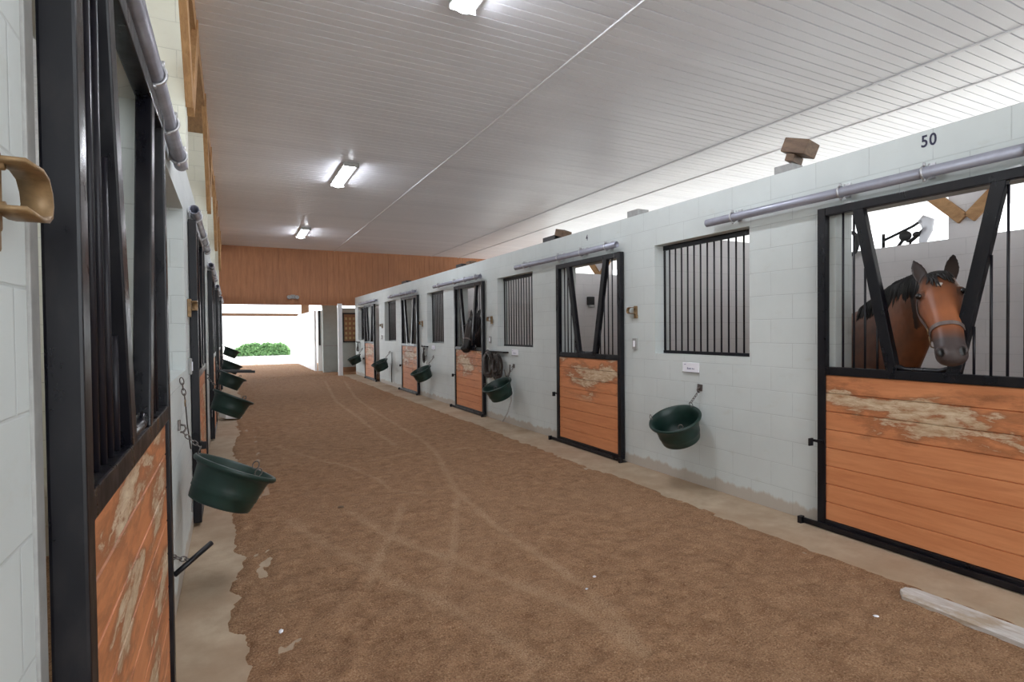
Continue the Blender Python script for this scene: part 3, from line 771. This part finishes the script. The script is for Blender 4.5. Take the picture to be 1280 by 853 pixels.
def horse(label, poll, nose, face, crest, withers, back, wz, coats, mane_side, lumpname):
    poll, nose = V(poll), V(nose); a = (nose-poll); Lh = a.length; a.normalize()
    nrm = V(face); nrm = (nrm-a*nrm.dot(a)).normalized(); sd = a.cross(nrm)       # sd: sideways axis of the head
    k = Lh/.64
    def H(t, phi, off=0):
        for i in range(len(HEADPROF)-1):
            if HEADPROF[i+1][0] >= t: break
        A, B = HEADPROF[i], HEADPROF[i+1]; f = (t-A[0])/(B[0]-A[0]); w, fr, bk = [(A[j]+(B[j]-A[j])*f)*k for j in (1,2,3)]
        cx, dz = (fr+bk)/2, (fr-bk)/2
        c, s = math.cos(phi), math.sin(phi); e = .85
        return poll+a*t*Lh+nrm*(cx+(dz+off)*math.copysign(abs(c)**e, c))+sd*(w+off)*math.copysign(abs(s)**e, s)
    mb = MB()
    mb.rings([[H(t[0], 2*PI*j/26) for j in range(26)] for t in HEADPROF])
    for s in (-1, 1):                                     # cheek plates, brow ridges, nostril rims, lips
        mb.ball(poll+a*.23*Lh+sd*s*.097*k+nrm*.026*k, .027*k, .034*k, .030*k)
        mb.ball(poll+a*.92*Lh+sd*s*.050*k+nrm*.014*k, .030*k, .032*k, .034*k)
        # ears: leaf-shaped cones with a hollow front, standing up from the poll
        up = (-a*.93+sd*s*.20+nrm*.10).normalized(); base = poll-a*.012+sd*s*.074*k+nrm*-.015*k
        fwd = (nrm+sd*s*.25); fwd = (fwd-up*fwd.dot(up)).normalized(); wd = up.cross(fwd)
        R = []
        for h, w, dp in ((-.05,.034,.034),(.0,.036,.036),(.04,.043,.034),(.08,.043,.030),(.115,.036,.026),(.145,.025,.020),(.168,.014,.013),(.182,.005,.006)):
            R.append([base+up*h*k+wd*w*k*math.cos(q)+fwd*dp*k*(math.sin(q) if math.sin(q) < 0 else -.15*math.sin(q)) for q in [2*PI*j/16 for j in range(16)]])
        mb.rings(R)
    mb.ball(poll+a*.955*Lh+nrm*-.055*k, .040*k, .035*k, .030*k)
    # neck
    bd = V((back[0], back[1], 0)).normalized(); W = V((withers[0], withers[1], wz)); sdb = bd.cross(V((0,0,1)))
    cr = [V(c) for c in crest]
    hh = [.13,.245,.35,.42,.43]; hw = [.078,.092,.11,.14,.175]
    cs = []; pts = [poll-nrm*.045+a*.03]+cr[1:]
    neck_c = []
    for i, p in enumerate(pts):
        t = (pts[min(i+1,len(pts)-1)]-pts[max(i-1,0)]).normalized(); s = t.cross(V((0,0,1))).normalized(); u = s.cross(t); 
        if u.z < 0: u = -u
        neck_c.append(p-u*hh[i] if i else p-u*.07)
    neck_c = neck_c+[W+bd*.18-V((0,0,.36))]; loft(mb, neck_c, hw+[.19], hh+[.34])
    # trunk
    T = [(.56,-.50,.06,.10),(.50,-.50,.13,.19),(.38,-.46,.19,.28),(.2,-.40,.225,.34),(0,-.385,.255,.375),(-.25,-.40,.28,.345),(-.5,-.40,.29,.325),(-.75,-.36,.285,.31),(-.95,-.34,.26,.29),(-1.08,-.37,.20,.24),(-1.15,-.40,.10,.14)]
    loft(mb, [W-bd*x+V((0,0,z)) for x, z, w, h in T], [q[2] for q in T], [q[3] for q in T])
    for s in (-1, 1):
        P = lambda x, y, z: W-bd*x+sdb*s*y+V((0,0,z-wz))
        loft(mb, [P(.30,.12,wz-.50), P(.32,.135,.95), P(.30,.135,.78), P(.30,.135,.50), P(.30,.135,.44), P(.30,.135,.20), P(.31,.135,.13), P(.345,.135,.07), P(.36,.135,.0)],
             [.08,.075,.058,.042,.034,.028,.034,.044,.056], [.12,.10,.07,.05,.036,.032,.040,.050,.065], n=14)
        loft(mb, [P(-.80,.13,wz-.45), P(-.70,.145,.98), P(-.72,.14,.84), P(-.95,.135,.60), P(-1.0,.135,.52), P(-.96,.135,.22), P(-.95,.135,.14), P(-.91,.135,.07), P(-.90,.135,.0)],
             [.13,.12,.085,.050,.040,.030,.036,.046,.058], [.24,.20,.13,.07,.050,.036,.042,.052,.066], n=14)
    raw = mb.build('raw', None); md = raw.modifiers.new('Remesh', 'REMESH'); md.mode = 'VOXEL'; md.voxel_size = .0068
    me = bpy.data.meshes.new_from_object(raw.evaluated_get(bpy.context.evaluated_depsgraph_get())); bpy.data.objects.remove(raw)
    bm = bmesh.new(); bm.from_mesh(me)
    for _ in range(5): bmesh.ops.smooth_vert(bm, verts=bm.verts[:], factor=.5, use_axis_x=True, use_axis_y=True, use_axis_z=True)
    # nostrils and mouth line pressed in
    nos = [poll+a*.945*Lh+sd*s*.052*k+nrm*.040*k for s in (-1, 1)]
    bm.normal_update()
    mark = {}
    for v in bm.verts:
        for q in nos:
            r = v.co-q; d = math.sqrt((r.dot(sd)/.8)**2+(r.dot(a)/1.35)**2+(r.dot(nrm)/1.6)**2)
            if d < .022*k: v.co -= v.normal*.014*k*(1-(d/(.022*k))**2); mark[v.index] = 1
    bm.to_mesh(me)
    # coat pattern: points darker towards muzzle, ears and legs
    ca = me.color_attributes.new('coat', 'FLOAT_COLOR', 'POINT'); body, light, dark, muz, earc = coats
    body, light, dark, muz, earc = map(V, coats)
    def mx(p, q, f): f = max(0, min(1, f)); return p+(q-p)*f
    for v in bm.verts:
        p = v.co; r = p-poll; t = r.dot(a)/Lh; n_ = r.dot(nrm)/k; s_ = abs(r.dot(sd))/k
        nz = noise.noise(p*9)*.5+noise.noise(p*27)*.25
        c = mx(body, light, .35+.6*nz)
        head = t > -.35 and t < 1.1 and -.24 < n_ < .12 and s_ < .155
        if head and t > -.03:
            c = mx(c, light, (1-abs(t-.50)/.34)*.9+.2*nz if n_ > -.03 else 0)
            c = mx(c, dark, (s_-.10)/.02*.5 if t < .35 else 0)
            c = mx(c, dark, .8*max(0, 1-abs(t-.245)/.07)*(1 if s_ > .08 and n_ > -.03 else 0))     # around the eyes
            c = mx(c, dark, (.10-t)/.10*.8)
            c = mx(c, muz, (t-.66+.06*nz)/.14)
            if t > .985-.03*nz and n_ < 0: c = mx(c, dark, .6)
            if v.index in mark: c = V((.006,.005,.005))
            st = math.hypot((t-.16)*Lh, r.dot(sd))
            if st < .016 and n_ > .03 and lumpname == 'bay': c = V((.75,.72,.68))
        elif head: c = mx(earc, dark, (-t-.10)/.15)
        hz = (p-W).z+wz
        if hz < .62 and not head: c = mx(c, dark, (.62-hz)/.2)
        ca.data[v.index].color = (*c, 1)
    bm.free()
    for pl in me.polygons: pl.use_smooth = True
    n = NT('coat_'+lumpname); at = n.new('ShaderNodeAttribute', attribute_name='coat'); hr_ = n.noise(n.scaled(n.obj(), (40,40,14)), 8, 3, .6)
    n.fin(n.mix(n.ramp(hr_, [(.3,.12),(.7,0)]), at.outputs['Color'], (.0,.0,.0)), .42, 0, n.bump(hr_, .05, .002), .4)
    me.materials.clear(); me.materials.append(n.m); me.name = 'horse'
    o = bpy.data.objects.new('horse', me); COL.objects.link(o); tag(o, label, 'horse')
    # eyes
    for s in (-1, 1):
        c = poll+a*.245*Lh+sd*s*.113*k+nrm*.034*k
        e = MB().ball(c, .0195*k, u=18, w=12).build('eye', EYE, o)
    # mane along the crest and forelock down the forehead
    rnd = random.Random(3); m = MB()
    path = [poll-nrm*.02-a*.01]+cr[1:]
    for i in range(150):
        f = i/149*(len(path)-1); j = min(int(f), len(path)-2); p = path[j].lerp(path[j+1], f-j)
        t = (path[j+1]-path[j]).normalized(); s = V((t.y,-t.x,0)).normalized()*mane_side
        s1 = s*rnd.uniform(.8,1.1); Lm = rnd.uniform(.13,.23)
        hwj = .05+.05*f/(len(path)-1)
        q = p+V((0,0,.005)); m.tube([q-s*.01, q+s1*hwj*.35+V((0,0,.014)), q+s1*hwj*.85+V((0,0,-.03)), q+s1*hwj*1.12+V((0,0,-.04-Lm*.5))+t*rnd.uniform(-.02,.02), q+s1*hwj*1.16+V((0,0,-.05-Lm))+t*rnd.uniform(-.04,.04)], [.010,.014,.014,.011,.003], 5)
    m.build('mane', HAIR, o)
    m = MB()
    for i in range(30):
        x = rnd.uniform(-1, 1); t1 = rnd.uniform(.06,.22); xx = x*.045+rnd.uniform(-.01,.01)-.012
        pp = [poll-a*.02+sd*x*.035*k+nrm*.0, H(.0, x*.5, .008), H(t1*.5, xx/.09*.9, .009), H(t1, xx/.09*1.05+rnd.uniform(-.1,.1), .006)]
        m.tube(pp, [.010,.011,.009,.002], 5)
    m.build('forelock', HAIR, o)
    # halter: noseband, cheek straps, throat strap, rings
    hl_ = bpy.data.objects.new('halter', None)
    def ribbon(mb, pts, w, closed=False, th=.003):
        mb.tube(pts, .006, 6, closed=closed, flat=(w, th))
    m = MB(); nb = .56
    def band(t0, slope, off, w, lo=0, hi=2*PI, N=44, closed=True):
        R = []
        for j in range(N):
            q = lo+(hi-lo)*j/(N if closed else N-1)
            R.append([H(t0+slope*(1-math.cos(q))/2-w/Lh, q, off), H(t0+slope*(1-math.cos(q))/2-w/Lh, q, off+.004), H(t0+slope*(1-math.cos(q))/2+w/Lh, q, off+.004), H(t0+slope*(1-math.cos(q))/2+w/Lh, q, off)])
        if closed: R.append(R[0])
        m.rings(R, False, not closed)
    band(.63, .07, .004, .0125)
    for s in (-1, 1):
        R = []
        for j in range(14):
            f = j/13; t_ = .63-.52*f; q = s*(1.50+.35*f); w = .010/.08
            R.append([H(t_, q-w, .004), H(t_, q-w, .008), H(t_, q+w, .008), H(t_, q+w, .004)])
        m.rings(R, False)
    m.build('halter', LEATH, o)
    m = MB()
    for s in (-1, 1):
        c = H(.63, s*1.5, .010); m.tube([c+a*.018*math.cos(q)+nrm*.018*math.sin(q) for q in [2*PI*j/14 for j in range(14)]], .0035, 6, closed=True)
    c0_, c1_ = H(.66, 1.75, .01), H(.66, -1.75, .01)
    m.tube([c0_, c0_.lerp(H(.78, PI-.9, .03), .6)-nrm*.02, H(.80, PI, .035), c1_.lerp(H(.78, PI+.9, .03), .6)-nrm*.02, c1_], .004, 6)
    m.build('halter_ring', M['brass'], o)
    return o
EYE = simple('dark_eye', (.006,.005,.005), .06, 0, .1, 5, 0)
HAIR = simple('black_hair', (.009,.008,.008), .45, 0, .4, 30)
LEATH = simple('halter_leather', (.15,.115,.105), .5, 0, .25, 30)
horse('bay horse in a leather halter looking out of stall 50', (4.20,2.005,1.872), (3.90,1.775,1.345), (-.88,-.47,0),
      [(4.20,2.005,1.885),(4.31,2.17,1.895),(4.50,2.39,1.865),(4.74,2.65,1.79),(4.95,2.87,1.725)], (5.15,3.08), (.62,.78), 1.70,
      ((.12,.045,.022),(.36,.118,.044),(.022,.012,.009),(.065,.048,.046),(.045,.028,.022)), -1, 'bay')
horse('very dark horse with its head hung over the third right door', (4.17,9.87,1.80), (3.93,9.76,1.17), (-.90,-.42,0),
      [(4.17,9.87,1.8),(4.32,9.90,1.80),(4.55,9.95,1.76),(4.8,10.03,1.72),(5.02,10.1,1.68)], (5.25,10.17), (.95,.30), 1.64,
      ((.012,.009,.008),(.022,.014,.011),(.006,.005,.005),(.012,.011,.011),(.02,.012,.009)), 1, 'dark')

# ------------------------------------------------------------------ things inside the stalls that show through the bars
t = thing('waterer', 'small black box on the stall wall behind second right door', 'box', (6.24,PART[2],2.12))
MB().box(-.07,.07,-.07,-.001,-.08,.08,.008).build('box', M['blackp'], t); m = MB(); m.box(-.05,.05,-.11,-.02,-.13,-.08,.01); m.build('spout', M['box'], t)
t = thing('spray_arm', 'black bracket arm with clear plastic bag above the bay horse', 'bracket', (XB+.1,4.3,2.65))
MB().tube([(0,.25,0),(0,.25,.20)], .022, 8).build('post', M['blackp'], t)
m = MB(); m.tube([(0,.25,.11),(0,.0,.20),(0,-.12,.245),(0,-.22,.30)], .02, 8); m.tube([(0,.06,.0),(0,.0,.08),(0,-.08,.16)], .022, 8); m.build('arm', M['blackp'], t)
m = MB(); m.ball((0,-.03,.13), .05, .08, .07); m.ball((0,-.17,.13), .04, .05, .04); m.tube([(0,-.08,.04),(0,-.16,.10),(0,-.28,.20)], .026, 8); m.tube([(0,-.08,.0),(0,-.1,.04),(0,-.05,.06)], .018, 8); m.build('nozzle', M['blackp'], t)
m = MB(); loft(m, [(0,-.20,.29),(0,-.24,.30),(0,-.30,.27),(0,-.30,.17),(0,-.24,.03),(0,-.22,.0)], [.03,.06,.08,.07,.05,.02], [.03,.07,.08,.06,.05,.02], side=(1,0,0)); m.build('bag', M['bag'], t)
t = thing('rope_coil', 'black coil hanging in the stall corner left of bay horse', 'coil', (XB-.1,4.86,2.75))
m = MB()
for j in range(5): m.tube([(.01*j-.02, .09*math.cos(q)+.01*j, .16*math.sin(q)) for q in [2*PI*i/24 for i in range(24)]], .022, 8, closed=True)
m.build('loops', M['blackp'], t)

# ------------------------------------------------------------------ loose things on the dirt
def lying_board():
    n = 14; vs = []; fs = []; L = 1.9; w = .080
    rnd = random.Random(2); R = []
    for i in range(n+1):
        f = i/n; x = f*L; ww = w*(1-.05*rnd.random()); off = 0
        if i == 0: ww = w*.35
        if i == 1: x = .035; ww = w*.9
        zt = .034+.003*rnd.random()
        R.append([V((x,-ww,0)), V((x,-ww,zt*.72)), V((x,-ww*.80,zt)), V((x,ww*.86,zt)), V((x,ww,zt*.8)), V((x,ww,0))])
    o = MB().rings(R, False).build('plank', M['board'])
    o.location = (3.42,1.80,.008); o.rotation_euler = (.03,0,math.atan2(-1,-.02)+.02)
    return tag(o, 'worn white painted plank lying on dirt at bottom right', 'plank')
lying_board()
for (x, y, s, lab, mt) in ((1.98,2.80,.013,'crumpled pale scrap in the middle of dirt floor','cardp'), (1.85,2.70,.007,'little pebble just below the pale scrap','cardp'), (3.02,1.72,.010,'small white stone near the lying plank','cardp'),
                           (.20,3.05,.012,'white scrap on dirt by the left kerb','cardp'), (.83,4.98,.018,'dark clod at the start of a wheel track','oldwood'), (2.88,2.25,.009,'pale stone left of the lying plank','cardp')):
    m = MB(); bm = bmesh.new(); bmesh.ops.create_icosphere(bm, subdivisions=2, radius=1); rnd = random.Random(int(x*100))
    for v in bm.verts: v.co = v.co*(1+.35*noise.noise(v.co*1.7+V((x*9,y,0))))
    m.bm(bm, Matrix.Translation((x,y,.014+s*.35)) @ Matrix.Rotation(x*7, 4, 'Z') @ Matrix.Diagonal((s*1.5, s, s*.55, 1)), True)
    tag(m.build('pebble', M[mt]), lab, 'pebble')
m = MB(); m.box(-.14,.14,-.2,.2,0,.16,.03); o = m.build('feed_sack', M['white']); o.location = (-.05,11.2,.03); o.rotation_euler = (0,.1,.3); tag(o, 'white sack on floor under the third left tub', 'sack')

# ------------------------------------------------------------------ beyond the gable
struct(MB().box(2.98, 3.06, 23.5, 29.8, -.05, 2.46).build('wall_exit', M['brightpanel']))
o = thing('sliding_panel', 'white sliding panel with black edge strip at the exit', 'panel', (0,0,0))
MB().box(3.10, 3.40, 23.38, 23.44, -.02, 2.46, .004).build('panel', M['brightpanel'], o); MB().box(3.13, 3.20, 23.35, 23.38, 1.05, 2.45, .004).build('edge_strip', M['steel'], o)
struct(MB().box(3.14, 9.0, 22.3, 22.5, -.05, 2.52).build('wall_far_grey', M['greywall']))
struct(MB().box(3.14, 3.85, 22.27, 22.3, 1.03, 1.075).build('trim_7', M['box']))
struct(MB().box(3.13, 3.68, 22.29, 22.5, 2.5, 2.95).build('trim_8', M['greywall']))
struct(MB().box(3.42, 3.57, 20.55, 20.68, -.03, 2.60, .006).build('trim_9', M['brightpanel']))
struct(MB().box(3.70, 8.9, 22.24, 22.3, -.03, .20).build('baseboard_far', M['brownboard']))
t = thing('far_window', 'far window with yellow-brown checked curtain beside white post', 'window', (3.88,22.3,1.17))
m = MB(); w, h = .62, 1.16
for a, b, c, d in ((0,w,0,.05),(0,w,h-.06,h),(0,.05,0,h),(w-.05,w,0,h)): m.box(a, b, -.05, -.002, c, d, .004)
m.build('frame', M['blackp'], t)
MB().box(.05,w-.05,-.02,-.004,.05,h-.06).build('pane', M['brownboard'], t)
m = MB()
for i in range(3):
    for j in range(5): m.box(.09+.15*i, .17+.15*i, -.028, -.019, .12+.19*j, .22+.19*j, .004)
m.build('curtain_check', simple('ochre_cloth', (.42,.34,.16), .8), t)
struct(MB().box(-.6, 3.05, 30.0, 30.16, 2.42, 2.55).build('trim_10', M['brownboard']))
struct(MB().box(3.20, 3.56, 30.0, 30.16, -.05, 3.6).build('trim_11', M['brownboard']))
t = thing('gate_post', 'small dark post standing outside the far exit', 'post', (3.9,36.0,-.1))
MB().box(-.09,.09,-.09,.09,0,1.25,.01).build('post', M['greywall'], t); MB().lathe([(0,1.36),(.09,1.30),(.11,1.25),(0,1.24)], 16).build('cap', M['box'], t)
# hedge outside
rnd = random.Random(11); m = MB()
for i in range(9000):
    x = rnd.uniform(.2,3.9); top = (.86+.22*noise.noise(V((x*2.3,0,0)))+.14*noise.noise(V((x*6,2,0))))*min(1, .45+(x-.2)*1.2, .45+(3.9-x)*1.2); z = rnd.uniform(-.1,1)**.8 if False else rnd.random()*top; y = 45+rnd.uniform(-.5,.5)*(1-.4*z)
    d = V((rnd.gauss(0,1), rnd.gauss(-.6,1), rnd.gauss(.4,1))).normalized(); s = d.orthogonal().normalized(); s2 = d.cross(s); c = V((x,y,z-.05)); r = rnd.uniform(.06,.11)
    m.add([c-s*r, c+s2*r*.5, c+s*r, c-s2*r*.5], [(0,1,2,3)])
o = m.build('hedge', M['leaf'], fix=False); tag(o, 'low leafy green hedge outside the bright exit', 'hedge')

# ------------------------------------------------------------------ light
w = bpy.data.worlds.new('World'); SC.world = w; w.use_nodes = True
nt = w.node_tree; bg = nt.nodes['Background']; bg.inputs['Color'].default_value = (.90,.95,1.0,1); bg.inputs['Strength'].default_value = 1.3
sun = bpy.data.lights.new('sun', 'SUN'); sun.energy = 1.6; sun.angle = math.radians(2); sun.color = (1,.96,.90)
so = bpy.data.objects.new('sun', sun); COL.objects.link(so)
sd_ = V((.85,.20,.75)).normalized(); so.rotation_euler = sd_.to_track_quat('Z', 'Y').to_euler()

# ------------------------------------------------------------------ camera
cam = bpy.data.cameras.new('camera'); co = bpy.data.objects.new('camera', cam); COL.objects.link(co); SC.camera = co
F_, YAW, PIT, ROL, HC = 690.30, .469591560, -.0180104566, -.0101378968, 1.54823459
cam.sensor_width = 36; cam.lens = F_*36/1280; cam.clip_start = .02; cam.clip_end = 500
f = V((math.sin(YAW)*math.cos(PIT), math.cos(YAW)*math.cos(PIT), math.sin(PIT))); r = V((math.cos(YAW), -math.sin(YAW), 0)); u = r.cross(f)
r2 = r*math.cos(ROL)+u*math.sin(ROL); u2 = -r*math.sin(ROL)+u*math.cos(ROL)
co.matrix_world = Matrix(((r2.x,u2.x,-f.x,0),(r2.y,u2.y,-f.y,0),(r2.z,u2.z,-f.z,HC),(0,0,0,1)))

SC.view_settings.view_transform = 'Standard'; SC.view_settings.look = 'None'; SC.view_settings.gamma = 1; SC.view_settings.use_curve_mapping = False
SC.view_settings.exposure = 1.68
SC.cycles.use_denoising = True; SC.cycles.denoiser = 'OPENIMAGEDENOISE'
SC.cycles.diffuse_bounces = 8; SC.cycles.max_bounces = 14; SC.cycles.sample_clamp_indirect = 8
